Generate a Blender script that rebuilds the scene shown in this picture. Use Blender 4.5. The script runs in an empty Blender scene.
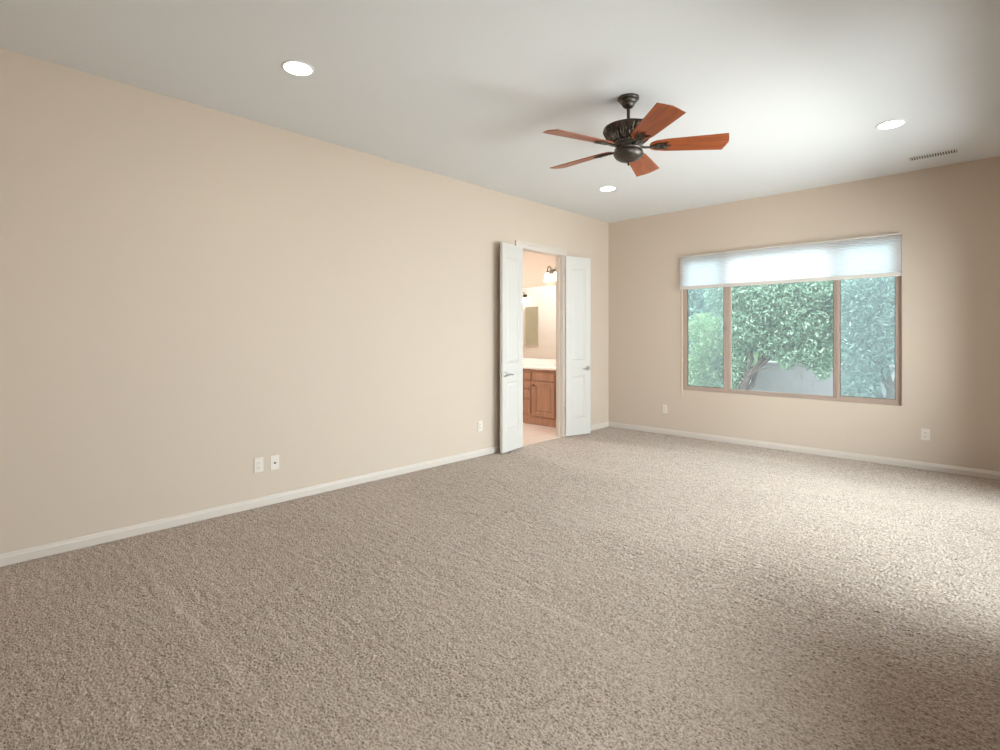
import bpy, bmesh, math, random
from mathutils import Vector, Matrix, Euler
import numpy as np
PI = math.pi
S = bpy.context.scene
COL = S.collection

# ---------------------------------------------------------------- camera
CX, CY, CZ = 4.2636, -6.8481, 1.3538
cam_d = bpy.data.cameras.new('camera')
cam = bpy.data.objects.new('camera', cam_d); COL.objects.link(cam)
cam.location = (CX, CY, CZ)
cam.rotation_euler = (PI/2, 0, math.radians(43.54))
cam_d.sensor_fit = 'HORIZONTAL'; cam_d.sensor_width = 36.0
cam_d.lens = 527.0/1000.0*36.0
cam_d.shift_y = -0.039
cam_d.clip_start = 0.02
S.camera = cam

# ---------------------------------------------------------------- exposure
S.view_settings.view_transform = 'Standard'
S.view_settings.look = 'None'
S.view_settings.exposure = -0.08
S.view_settings.gamma = 1.0
S.view_settings.use_curve_mapping = False
S.cycles.use_denoising = True
S.cycles.max_bounces = 12
S.cycles.diffuse_bounces = 8
S.cycles.transparent_max_bounces = 24
S.cycles.caustics_reflective = False
S.cycles.caustics_refractive = False
S.cycles.sample_clamp_indirect = 6.0

# ---------------------------------------------------------------- sky and sun
W = bpy.data.worlds.new('sky'); S.world = W; W.use_nodes = True
wn = W.node_tree.nodes; bg = wn['Background']
bg.inputs[0].default_value = (0.80, 0.90, 1.0, 1); bg.inputs[1].default_value = 7.0

def lamp(name, typ, energy, color, loc, direction=None, **kw):
    d = bpy.data.lights.new(name, typ); d.energy = energy; d.color = color
    for k, v in kw.items(): setattr(d, k, v)
    o = bpy.data.objects.new(name, d); COL.objects.link(o); o.location = loc
    if direction is not None:
        o.rotation_euler = Vector(direction).to_track_quat('-Z', 'Y').to_euler()
    return o
lamp('sun', 'SUN', 5.5, (1.0, 0.95, 0.86), (0, -5, 12), (0.12, 0.62, -0.78), angle=math.radians(3))
# daylight outside the glazed patio door of the right hand wall
lamp('patio_daylight', 'AREA', 128.0, (0.95, 0.975, 1.0), (4.70, -2.2, 1.28), (-1, 0, 0), shape='RECTANGLE', size=2.6, size_y=2.2)
# light thrown up and in by the sunlit patio floor
lamp('patio_bounce', 'AREA', 38.0, (1.0, 0.985, 0.96), (4.95, -2.3, 0.8), (-0.25, 0, 0.97), shape='RECTANGLE', size=2.4, size_y=0.25)
# foreground fill through the unseen window added in the right hand wall
lamp('side_fill', 'AREA', 48.0, (0.95, 0.975, 1.0), (4.70, -5.4, 1.46), (-1, 0, 0), shape='RECTANGLE', size=1.25, size_y=1.2)
# sky light arriving at the big window
lamp('window_portal', 'AREA', 1.0, (1, 1, 1), (2.33, 0.2, 1.5), (0, -1, 0), shape='RECTANGLE', size=2.4, size_y=1.8)
bpy.data.lights['window_portal'].cycles.is_portal = True

# ---------------------------------------------------------------- materials
def nodes_of(name):
    m = bpy.data.materials.new(name); m.use_nodes = True
    nt = m.node_tree; b = nt.nodes['Principled BSDF']
    return m, nt, b
def N(nt, typ, **inp):
    n = nt.nodes.new(typ)
    for k, v in inp.items():
        if k in n.inputs: n.inputs[k].default_value = v
        else: setattr(n, k, v)
    return n
def mat(name, col, rough=0.5, metal=0.0, bump=0.0, bscale=60.0, bdist=0.002, spec=None, coat=0.0, var=0.0, vscale=3.0, emit=None, estr=0.0):
    m, nt, b = nodes_of(name)
    b.inputs['Base Color'].default_value = (*col, 1)
    b.inputs['Roughness'].default_value = rough
    b.inputs['Metallic'].default_value = metal
    if spec is not None: b.inputs['Specular IOR Level'].default_value = spec
    if coat: b.inputs['Coat Weight'].default_value = coat; b.inputs['Coat Roughness'].default_value = 0.15
    tc = nt.nodes.new('ShaderNodeTexCoord')
    if var:
        n = N(nt, 'ShaderNodeTexNoise', Scale=vscale, Detail=3.0)
        nt.links.new(tc.outputs['Object'], n.inputs['Vector'])
        mx = N(nt, 'ShaderNodeMix', data_type='RGBA')
        mx.inputs[6].default_value = (*[c*(1-var) for c in col], 1)
        mx.inputs[7].default_value = (*[min(1, c*(1+var)) for c in col], 1)
        nt.links.new(n.outputs['Fac'], mx.inputs[0]); nt.links.new(mx.outputs[2], b.inputs['Base Color'])
    if bump:
        n = N(nt, 'ShaderNodeTexNoise', Scale=bscale, Detail=4.0, Roughness=0.55)
        nt.links.new(tc.outputs['Object'], n.inputs['Vector'])
        bp = N(nt, 'ShaderNodeBump', Strength=bump, Distance=bdist)
        nt.links.new(n.outputs['Fac'], bp.inputs['Height']); nt.links.new(bp.outputs[0], b.inputs['Normal'])
    if emit:
        b.inputs['Emission Color'].default_value = (*emit, 1); b.inputs['Emission Strength'].default_value = estr
    return m

M = {}
M['wall'] = mat('beige_wall_paint', (0.60, 0.50, 0.41), 0.75, bump=0.25, bscale=55, bdist=0.0015, spec=0.25)
M['ceiling'] = mat('ceiling_paint', (0.71, 0.715, 0.715), 0.85, bump=0.2, bscale=60, bdist=0.0015, spec=0.2)
M['trim'] = mat('white_trim_paint', (0.64, 0.57, 0.51), 0.4, bump=0.05, bscale=30, bdist=0.0006)
M['door'] = mat('white_door_paint', (0.62, 0.59, 0.555), 0.4, bump=0.08, bscale=40, bdist=0.0006)
M['plate'] = mat('off_white_plastic', (0.72, 0.65, 0.58), 0.35, bump=0.02)
M['slot'] = mat('dark_slot', (0.10, 0.08, 0.07), 0.6, bump=0.02)
M['nickel'] = mat('satin_nickel', (0.52, 0.50, 0.47), 0.32, 1.0, bump=0.03, bscale=200)
M['frame'] = mat('tan_window_frame', (0.43, 0.325, 0.27), 0.45, bump=0.05, bscale=80)
M['gasket'] = mat('dark_brown_gasket', (0.14, 0.09, 0.065), 0.6, bump=0.05)
M['rail'] = mat('shade_rail', (0.66, 0.61, 0.56), 0.5, bump=0.03)
M['bronze'] = mat('aged_bronze', (0.075, 0.058, 0.045), 0.36, 0.85, bump=0.15, bscale=90, bdist=0.001, var=0.25, vscale=30)
M['bronze_light'] = mat('brushed_bronze', (0.10, 0.085, 0.072), 0.38, 0.9, bump=0.08, bscale=120, var=0.15, vscale=25)
M['vent'] = mat('white_vent_metal', (0.70, 0.69, 0.67), 0.5, bump=0.02)
M['ventdark'] = mat('vent_throat', (0.09, 0.085, 0.08), 0.8, bump=0.02)
M['lens'] = mat('lamp_lens', (0.9, 0.9, 0.88), 0.4, emit=(1.0, 0.95, 0.88), estr=14.0, bump=0.02)
M['counter'] = mat('cultured_marble', (0.84, 0.81, 0.77), 0.2, var=0.05, vscale=6)
M['bathwhite'] = mat('bath_wall_white', (0.86, 0.82, 0.77), 0.6, bump=0.1, bscale=50)  # paler than the other bathroom walls
M['rope'] = mat('cream_cord', (0.78, 0.66, 0.54), 0.7, bump=0.1, bscale=300)
M['concrete'] = mat('grey_block', (0.36, 0.345, 0.34), 0.9, bump=0.4, bscale=25, bdist=0.01, var=0.12, vscale=4)
M['gravel'] = mat('pale_gravel', (0.24, 0.23, 0.215), 0.95, bump=0.8, bscale=40, bdist=0.02, var=0.3, vscale=25)
M['bark'] = mat('grey_bark', (0.10, 0.08, 0.068), 0.9, bump=0.8, bscale=25, bdist=0.02, var=0.3, vscale=14)
M['shadeglass'] = mat('frosted_glass', (0.95, 0.9, 0.82), 0.4, emit=(1.0, 0.86, 0.66), estr=7.0, bump=0.02)
M['rubber'] = mat('white_rubber', (0.75, 0.72, 0.68), 0.6, bump=0.02)

def wood(name, c1, c2, rough, scale, axis, coat=0.0):
    m, nt, b = nodes_of(name)
    tc = nt.nodes.new('ShaderNodeTexCoord'); mp = nt.nodes.new('ShaderNodeMapping')
    mp.inputs['Scale'].default_value = [scale*(0.07 if i == axis else 1.0) for i in range(3)]
    nt.links.new(tc.outputs['Object'], mp.inputs['Vector'])
    n = N(nt, 'ShaderNodeTexNoise', Scale=1.0, Detail=6.0, Roughness=0.6, Distortion=0.8)
    nt.links.new(mp.outputs[0], n.inputs['Vector'])
    r = nt.nodes.new('ShaderNodeValToRGB')
    r.color_ramp.elements[0].position = 0.32; r.color_ramp.elements[0].color = (*c1, 1)
    r.color_ramp.elements[1].position = 0.70; r.color_ramp.elements[1].color = (*c2, 1)
    nt.links.new(n.outputs['Fac'], r.inputs[0]); nt.links.new(r.outputs[0], b.inputs['Base Color'])
    b.inputs['Roughness'].default_value = rough
    if coat: b.inputs['Coat Weight'].default_value = coat; b.inputs['Coat Roughness'].default_value = 0.2
    bp = N(nt, 'ShaderNodeBump', Strength=0.1, Distance=0.001)
    nt.links.new(n.outputs['Fac'], bp.inputs['Height']); nt.links.new(bp.outputs[0], b.inputs['Normal'])
    return m
M['blade'] = wood('cherry_blade', (0.20, 0.036, 0.005), (0.40, 0.088, 0.009), 0.4, 30, 0, 0.12)
M['cabinet'] = wood('maple_cabinet', (0.32, 0.16, 0.095), (0.44, 0.24, 0.15), 0.4, 22, 2, 0.2)

def carpet_mat():
    m, nt, b = nodes_of('carpet_pile')
    L = nt.links.new
    tc = nt.nodes.new('ShaderNodeTexCoord'); P = tc.outputs['Object']
    def noise(scale, detail, mapping=None, rough=0.5, dist=0.0):
        n = N(nt, 'ShaderNodeTexNoise', Scale=scale, Detail=detail, Roughness=rough, Distortion=dist)
        if mapping:
            mp = nt.nodes.new('ShaderNodeMapping')
            mp.inputs['Rotation'].default_value = (0, 0, mapping[0]); mp.inputs['Scale'].default_value = mapping[1]
            L(P, mp.inputs[0]); L(mp.outputs[0], n.inputs['Vector'])
        else: L(P, n.inputs['Vector'])
        return n.outputs['Fac']
    def ramp(v, p0, p1, c0=0.0, c1=1.0):
        r = N(nt, 'ShaderNodeMapRange'); r.inputs[1].default_value = p0; r.inputs[2].default_value = p1
        r.inputs[3].default_value = c0; r.inputs[4].default_value = c1
        L(v, r.inputs[0]); return r.outputs[0]
    def mix(f, a, c):
        mx = N(nt, 'ShaderNodeMix', data_type='RGBA')
        if isinstance(f, float): mx.inputs[0].default_value = f
        else: L(f, mx.inputs[0])
        for i, v in ((6, a), (7, c)):
            if isinstance(v, tuple): mx.inputs[i].default_value = (*v, 1)
            else: L(v, mx.inputs[i])
        return mx.outputs[2]
    tuft = noise(115, 2.0, (0.0, (1.0, 1.8, 1.0)), 0.5, 0.5)   # twisted yarn tufts, slightly combed, shade of their gaps as colour
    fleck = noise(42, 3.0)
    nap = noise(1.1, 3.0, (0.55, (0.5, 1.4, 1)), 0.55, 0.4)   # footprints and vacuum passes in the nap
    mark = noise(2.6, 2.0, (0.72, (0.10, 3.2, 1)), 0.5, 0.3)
    base = mix(ramp(tuft, 0.30, 0.60), (0.085, 0.056, 0.038), (0.59, 0.48, 0.40))  # dark end: self-shadowing between tufts put into the colour
    base = mix(ramp(fleck, 0.35, 0.75, 0.0, 0.30), base, (0.33, 0.245, 0.185))
    base = mix(ramp(nap, 0.40, 0.72, 0.0, 0.25), base, (0.56, 0.46, 0.385))
    base = mix(ramp(mark, 0.64, 0.74, 0.0, 0.28), base, (0.60, 0.50, 0.42))
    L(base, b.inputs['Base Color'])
    b.inputs['Roughness'].default_value = 0.95
    b.inputs['Specular IOR Level'].default_value = 0.1
    b.inputs['Sheen Weight'].default_value = 0.3; b.inputs['Sheen Roughness'].default_value = 0.5
    bp = N(nt, 'ShaderNodeBump', Strength=0.4, Distance=0.004)
    L(noise(260, 2.0), bp.inputs['Height']); L(bp.outputs[0], b.inputs['Normal'])
    return m
M['carpet'] = carpet_mat()

def tile_mat():
    m, nt, b = nodes_of('bath_floor_tile')
    tc = nt.nodes.new('ShaderNodeTexCoord')
    br = N(nt, 'ShaderNodeTexBrick', Scale=1.0)
    br.offset = 0.0
    br.inputs['Color1'].default_value = (0.68, 0.57, 0.50, 1); br.inputs['Color2'].default_value = (0.74, 0.64, 0.57, 1)
    br.inputs['Mortar'].default_value = (0.55, 0.46, 0.40, 1)
    br.inputs['Mortar Size'].default_value = 0.006; br.inputs['Brick Width'].default_value = 0.33; br.inputs['Row Height'].default_value = 0.33
    nt.links.new(tc.outputs['Object'], br.inputs['Vector'])
    n = N(nt, 'ShaderNodeTexNoise', Scale=7.0, Detail=4.0)
    nt.links.new(tc.outputs['Object'], n.inputs['Vector'])
    mx = N(nt, 'ShaderNodeMix', data_type='RGBA'); mx.inputs[0].default_value = 0.4
    mr = nt.nodes.new('ShaderNodeValToRGB')
    mr.color_ramp.elements[0].color = (0.60, 0.45, 0.37, 1); mr.color_ramp.elements[1].color = (0.82, 0.72, 0.64, 1)
    nt.links.new(n.outputs['Fac'], mr.inputs[0])
    nt.links.new(br.outputs['Color'], mx.inputs[6]); nt.links.new(mr.outputs[0], mx.inputs[7])
    nt.links.new(mx.outputs[2], b.inputs['Base Color'])
    b.inputs['Roughness'].default_value = 0.35
    return m
M['tile'] = tile_mat()

def glass_mat(name, haze, tint=(0.97, 1.0, 0.985)):
    m = bpy.data.materials.new(name); m.use_nodes = True; nt = m.node_tree; nt.nodes.clear()
    out = nt.nodes.new('ShaderNodeOutputMaterial')
    tr = N(nt, 'ShaderNodeBsdfTransparent'); tr.inputs[0].default_value = (*tint, 1)
    gl = N(nt, 'ShaderNodeBsdfGlossy'); gl.inputs[1].default_value = 0.02
    df = N(nt, 'ShaderNodeBsdfTranslucent'); df.inputs[0].default_value = (0.76, 0.80, 0.79, 1)
    mh = N(nt, 'ShaderNodeMixShader'); mh.inputs[0].default_value = haze
    nt.links.new(tr.outputs[0], mh.inputs[1]); nt.links.new(df.outputs[0], mh.inputs[2])
    fr = N(nt, 'ShaderNodeFresnel', IOR=1.2)
    mx = N(nt, 'ShaderNodeMixShader')
    nt.links.new(fr.outputs[0], mx.inputs[0]); nt.links.new(mh.outputs[0], mx.inputs[1]); nt.links.new(gl.outputs[0], mx.inputs[2])
    nt.links.new(mx.outputs[0], out.inputs[0])
    return m
M['glass'] = glass_mat('window_glass', 0.05)
M['screen'] = glass_mat('insect_screen', 0.09, (0.82, 0.86, 0.86))

def mirror_mat(name='mirror_silver', c=(0.93, 0.94, 0.93, 1)):
    m, nt, b = nodes_of(name)
    b.inputs['Base Color'].default_value = c; b.inputs['Metallic'].default_value = 1; b.inputs['Roughness'].default_value = 0.01
    return m
M['mirror'] = mirror_mat()
M['mirror_grey'] = mirror_mat('tinted_mirror_silver', (0.62, 0.66, 0.56, 1))  # grey green of its reflection put into the silver's colour

def shade_mat():
    m = bpy.data.materials.new('shade_fabric'); m.use_nodes = True; nt = m.node_tree; nt.nodes.clear()
    out = nt.nodes.new('ShaderNodeOutputMaterial')
    df = N(nt, 'ShaderNodeBsdfDiffuse'); df.inputs[0].default_value = (0.84, 0.84, 0.84, 1)
    tl = N(nt, 'ShaderNodeBsdfTranslucent'); tl.inputs[0].default_value = (0.97, 0.975, 0.99, 1)
    n = N(nt, 'ShaderNodeTexNoise', Scale=300.0); tc = nt.nodes.new('ShaderNodeTexCoord')
    nt.links.new(tc.outputs['Object'], n.inputs['Vector'])
    mr = N(nt, 'ShaderNodeMapRange'); mr.inputs[3].default_value = 0.88; mr.inputs[4].default_value = 0.94
    nt.links.new(n.outputs['Fac'], mr.inputs[0])
    mx = N(nt, 'ShaderNodeMixShader')
    nt.links.new(mr.outputs[0], mx.inputs[0]); nt.links.new(df.outputs[0], mx.inputs[1]); nt.links.new(tl.outputs[0], mx.inputs[2])
    nt.links.new(mx.outputs[0], out.inputs[0])
    return m
M['shade'] = shade_mat()

def leaf_mat(name, c1, c2):
    m = bpy.data.materials.new(name); m.use_nodes = True; nt = m.node_tree; nt.nodes.clear()
    out = nt.nodes.new('ShaderNodeOutputMaterial')
    tc = nt.nodes.new('ShaderNodeTexCoord')
    n = N(nt, 'ShaderNodeTexNoise', Scale=9.0, Detail=3.0); nt.links.new(tc.outputs['Object'], n.inputs['Vector'])
    r = nt.nodes.new('ShaderNodeValToRGB')
    r.color_ramp.elements[0].position = 0.3; r.color_ramp.elements[0].color = (*c1, 1)
    r.color_ramp.elements[1].position = 0.7; r.color_ramp.elements[1].color = (*c2, 1)
    nt.links.new(n.outputs['Fac'], r.inputs[0])
    df = N(nt, 'ShaderNodeBsdfDiffuse'); tl = N(nt, 'ShaderNodeBsdfTranslucent')
    nt.links.new(r.outputs[0], df.inputs[0]); nt.links.new(r.outputs[0], tl.inputs[0])
    mx = N(nt, 'ShaderNodeMixShader'); mx.inputs[0].default_value = 0.4
    nt.links.new(df.outputs[0], mx.inputs[1]); nt.links.new(tl.outputs[0], mx.inputs[2])
    gl = N(nt, 'ShaderNodeBsdfGlossy'); gl.inputs[1].default_value = 0.45
    m2 = N(nt, 'ShaderNodeMixShader'); m2.inputs[0].default_value = 0.08
    nt.links.new(mx.outputs[0], m2.inputs[1]); nt.links.new(gl.outputs[0], m2.inputs[2])
    nt.links.new(m2.outputs[0], out.inputs[0])
    return m
M['leaf_bright'] = leaf_mat('bright_green_leaf', (0.18, 0.32, 0.14), (0.37, 0.52, 0.26))
M['leaf_pale'] = leaf_mat('pale_green_leaf', (0.13, 0.26, 0.17), (0.30, 0.44, 0.30))
M['leaf_mid'] = leaf_mat('mid_green_leaf', (0.20, 0.34, 0.22), (0.38, 0.52, 0.36))
M['leaf_dark'] = leaf_mat('blue_green_leaf', (0.11, 0.22, 0.175), (0.24, 0.37, 0.31))

# ---------------------------------------------------------------- mesh helpers
def box(bm, x0, x1, y0, y1, z0, z1):
    vs = [bm.verts.new(p) for p in ((x0,y0,z0),(x1,y0,z0),(x1,y1,z0),(x0,y1,z0),(x0,y0,z1),(x1,y0,z1),(x1,y1,z1),(x0,y1,z1))]
    for f in ((3,2,1,0),(4,5,6,7),(0,1,5,4),(1,2,6,5),(2,3,7,6),(3,0,4,7)): bm.faces.new([vs[i] for i in f])
    return bm
def B(*a):
    bm = bmesh.new()
    for b in (a if isinstance(a[0], (tuple, list)) else [a]): box(bm, *b)
    return bm
def lathe(bm, prof, seg=32, c=(0, 0, 0), mod=None, axis='Z'):
    rings = []
    for i, (r, z) in enumerate(prof):
        ring = []
        for k in range(seg):
            t = 2*PI*k/seg; rr = r*(mod(t, i/(len(prof)-1)) if mod else 1.0)
            p = Vector((rr*math.cos(t), rr*math.sin(t), z))
            if axis == 'Y': p = Vector((p.x, p.z, p.y))
            if axis == 'X': p = Vector((p.z, p.x, p.y))
            ring.append(bm.verts.new(p + Vector(c)))
        rings.append(ring)
    for a, b in zip(rings, rings[1:]):
        for k in range(seg): bm.faces.new((a[k], a[(k+1) % seg], b[(k+1) % seg], b[k]))
    bm.faces.new(rings[0][::-1]); bm.faces.new(rings[-1])
    return bm
def tube(bm, pts, rad, seg=10):
    pts = [Vector(p) for p in pts]; rad = rad if isinstance(rad, (list, tuple)) else [rad]*len(pts)
    rings = []; up = Vector((0.13, 0.21, 0.97))
    for i, p in enumerate(pts):
        d = (pts[min(i+1, len(pts)-1)] - pts[max(i-1, 0)]).normalized()
        a = d.cross(up)
        if a.length < 1e-3: a = d.cross(Vector((1, 0, 0)))
        a.normalize(); b = d.cross(a)
        rings.append([bm.verts.new(p + rad[i]*(a*math.cos(2*PI*k/seg) + b*math.sin(2*PI*k/seg))) for k in range(seg)])
    for a, b in zip(rings, rings[1:]):
        for k in range(seg): bm.faces.new((a[k], a[(k+1) % seg], b[(k+1) % seg], b[k]))
    bm.faces.new(rings[0][::-1]); bm.faces.new(rings[-1])
    return bm
def prism(bm, poly, z0, z1):
    lo = [bm.verts.new((x, y, z0)) for x, y in poly]; hi = [bm.verts.new((x, y, z1)) for x, y in poly]
    n = len(poly); bm.faces.new(lo[::-1]); bm.faces.new(hi)
    for i in range(n): bm.faces.new((lo[i], lo[(i+1) % n], hi[(i+1) % n], hi[i]))
    return bm
def mloc(o): return Matrix.LocRotScale(o.location, o.rotation_euler, None)
def wmat(o):
    return (wmat(o.parent) @ mloc(o)) if o.parent else mloc(o)
def obj(name, bm, m, parent=None, world=False, smooth=False, bevel=0.0, seg=2):
    me = bpy.data.meshes.new(name)
    bmesh.ops.recalc_face_normals(bm, faces=bm.faces[:])
    if world and parent is not None: bm.transform(wmat(parent).inverted())
    bm.to_mesh(me); bm.free(); me.materials.append(m)
    o = bpy.data.objects.new(name, me); COL.objects.link(o)
    if parent is not None: o.parent = parent
    if smooth:
        for p in me.polygons: p.use_smooth = True
        e = o.modifiers.new('edge', 'EDGE_SPLIT'); e.split_angle = math.radians(38)
    if bevel:
        bv = o.modifiers.new('bevel', 'BEVEL'); bv.width = bevel; bv.segments = seg; bv.limit_method = 'ANGLE'
    return o
def tag(o, label=None, cat=None, group=None, kind=None):
    if label: o['label'] = label
    if cat: o['category'] = cat
    if group: o['group'] = group
    if kind: o['kind'] = kind
    return o
def empty(name, loc, label=None, cat=None, group=None, kind=None, rz=0.0):
    o = bpy.data.objects.new(name, None); COL.objects.link(o); o.location = loc; o.rotation_euler = (0, 0, rz)
    o.empty_display_size = 0.1
    return tag(o, label, cat, group, kind)
def copy_tree(o, parent=None):
    c = o.copy(); COL.objects.link(c)
    if parent is not None: c.parent = parent
    for ch in list(o.children): copy_tree(ch, c)
    return c
def struct(name, bm, m, **kw):
    return tag(obj(name, bm, m, **kw), kind='structure')

# ---------------------------------------------------------------- room shell
H = 3.048; RX = 4.67; BY = -7.05; T = 0.09
DY0, DY1, DZ = -2.03, -1.142, 2.44          # opening to the bathroom in the left wall
WX0, WX1, WZ0, WZ1 = 1.135, 3.519, 0.625, 2.415   # big window
CROT = -0.02
def carpet():
    """the cut pile as a real height field: twisted tufts combed one way, vacuum passes and footprints in the nap"""
    rng = np.random.default_rng(7)
    def field(nx, ny, step, lx, ly, rot, band=True):
        kx = np.fft.fftfreq(nx, step)[:, None]*2*PI; ky = np.fft.rfftfreq(ny, step)[None, :]*2*PI
        a = kx*math.cos(rot) + ky*math.sin(rot); b = -kx*math.sin(rot) + ky*math.cos(rot)
        k2 = (a*lx)**2 + (b*ly)**2
        f = np.exp(-k2/2) * ((1-np.exp(-k2*1.5)) if band else 1)
        h = np.fft.irfft2(np.fft.rfft2(rng.normal(size=(nx, ny)))*f, s=(nx, ny))
        return h/h.std()
    verts = []; tris = []; base = 0
    me = bpy.data.meshes.new('floor')
    Vs = []; Qs = []
    for (y0, y1, step) in ((BY, 0.0, 0.0036),):
        nx = int(round((RX+0.005)/step))+1; ny = int(round((y1-y0)/step))+1
        xs = np.linspace(-0.005, RX, nx); ys = np.linspace(y0, y1, ny)
        t = np.tanh(field(nx, ny, step, 0.0042, 0.0023, CROT)*0.9)
        h = -0.004 + 0.0028*t + 0.0012*field(nx, ny, step, 0.03, 0.010, CROT) + 0.0018*field(nx, ny, step, 0.20, 0.09, 0.4)
        h = np.clip(h, -0.03, 0.005)
        keep = np.concatenate([np.arange(0, int(ny*0.5)), np.arange(int(ny*0.5), ny-1), [ny-1]])   # rows get coarser far away
        h = h[:, keep]; ys = ys[keep]; ny = len(keep)
        X_, Y_ = np.meshgrid(xs, ys, indexing='ij')
        Vs.append(np.stack([X_, Y_, h], -1).reshape(-1, 3))
        q = (np.arange(nx-1)[:, None]*ny + np.arange(ny-1)[None, :]).ravel() + base
        Qs.append(np.stack([q, q+ny, q+ny+1, q+1], -1)); base += nx*ny
    # underside slab
    Vs.append(np.array([(-0.005, BY, -0.1), (RX, BY, -0.1), (RX, 0, -0.1), (-0.005, 0, -0.1)])); Qs.append(np.array([[base+3, base+2, base+1, base]]))
    V = np.concatenate(Vs); Q = np.concatenate(Qs)
    me.vertices.add(len(V)); me.vertices.foreach_set('co', V.astype(np.float32).ravel())
    me.loops.add(Q.size); me.loops.foreach_set('vertex_index', Q.astype(np.int32).ravel())
    me.polygons.add(len(Q)); me.polygons.foreach_set('loop_start', np.arange(0, Q.size, 4, dtype=np.int32))
    me.polygons.foreach_set('use_smooth', np.ones(len(Q), dtype=bool))
    me.update(calc_edges=True)
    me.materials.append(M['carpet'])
    o = bpy.data.objects.new('floor', me); COL.objects.link(o)
    return tag(o, kind='structure')
carpet()
struct('ceiling', B(-T, RX, BY, 0.0, H, H+0.12), M['ceiling'])
struct('wall_left', B((-T, 0, BY, DY0, -0.1, H), (-T, 0, DY1, 0.0, -0.1, H), (-T, 0, DY0, DY1, DZ, H)), M['wall'])
struct('wall_far', B((-4.2, WX0, 0, 0.15, -0.1, H), (WX1, RX+0.15, 0, 0.15, -0.1, H), (WX0, WX1, 0, 0.15, -0.1, WZ0), (WX0, WX1, 0, 0.15, WZ1, H)), M['wall'])
struct('wall_back', B(-T, RX+0.15, BY-0.15, BY, -0.1, H), M['wall'])
PD0, PD1, PDZ = -3.6, -0.8, 2.44          # patio door in the right wall
SW0, SW1, SWZ0, SWZ1 = -6.1, -4.7, 0.8, 2.13  # unseen side window, added to light the foreground
struct('wall_right', B((RX, RX+0.15, PD1, 0, -0.1, H), (RX, RX+0.15, PD0, PD1, PDZ, H), (RX, RX+0.15, SW1, PD0, -0.1, H),
    (RX, RX+0.15, SW0, SW1, -0.1, SWZ0), (RX, RX+0.15, SW0, SW1, SWZ1, H), (RX, RX+0.15, BY, SW0, -0.1, H)), M['wall'])

def base_prof(depth=0.014, h=0.072):
    return [(0, 0), (depth, 0), (depth, h*0.66), (depth*0.72, h*0.76), (depth*0.55, h*0.93), (depth*0.25, h), (0, h)]
def baseboard(name, segs):
    bm = bmesh.new()
    for (ax, a, b, at, sgn) in segs:   # runs along ax from a to b, wall plane at `at`, room on side sgn
        pr = base_prof(); lo = []; hi = []
        for d, z in pr:
            if ax == 'y': lo.append(bm.verts.new((at+sgn*d, a, z))); hi.append(bm.verts.new((at+sgn*d, b, z)))
            else: lo.append(bm.verts.new((a, at+sgn*d, z))); hi.append(bm.verts.new((b, at+sgn*d, z)))
        n = len(pr); bm.faces.new(lo); bm.faces.new(hi[::-1])
        for i in range(n): bm.faces.new((lo[i], lo[(i+1) % n], hi[(i+1) % n], hi[i]))
    return struct(name, bm, M['trim'])
baseboard('baseboard_left', [('y', BY, DY0-0.06, 0.0, 1), ('y', DY1+0.06, 0.0, 0.0, 1)])
baseboard('baseboard_far', [('x', 0.0, RX, 0.0, -1)])
baseboard('baseboard_right', [('y', PD1+0.06, 0.0, RX, -1), ('y', BY, PD0-0.06, RX, -1)])

# door casing and jambs of the bathroom opening
def casing():
    bm = bmesh.new(); w = 0.070; t = 0.018
    for face in (0.0, -T):
        s = 1 if face == 0.0 else -1
        x0, x1 = sorted((face, face+s*t)); x2, x3 = sorted((face+s*t, face+s*(t+0.005)))
        for (y0, y1, yo0, yo1) in ((DY0-w, DY0+0.006, DY0-w, DY0-w+0.022), (DY1-0.006, DY1+w, DY1+w-0.022, DY1+w)):
            box(bm, x0, x1, y0, y1, 0, DZ+w); box(bm, x2, x3, yo0, yo1, 0, DZ+w)
        box(bm, x0, x1, DY0+0.006, DY1-0.006, DZ-0.006, DZ+w); box(bm, x2, x3, DY0-w+0.022, DY1+w-0.022, DZ+w-0.022, DZ+w)
    box(bm, -T, 0, DY0, DY0+0.012, 0, DZ); box(bm, -T, 0, DY1-0.012, DY1, 0, DZ); box(bm, -T, 0, DY0, DY1, DZ-0.012, DZ)
    # door stop strips
    box(bm, -0.075, -0.04, DY0+0.012, DY0+0.022, 0, DZ-0.012); box(bm, -0.075, -0.04, DY1-0.022, DY1-0.012, 0, DZ-0.012)
    return struct('trim_1', bm, M['trim'], bevel=0.002)
casing()

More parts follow.
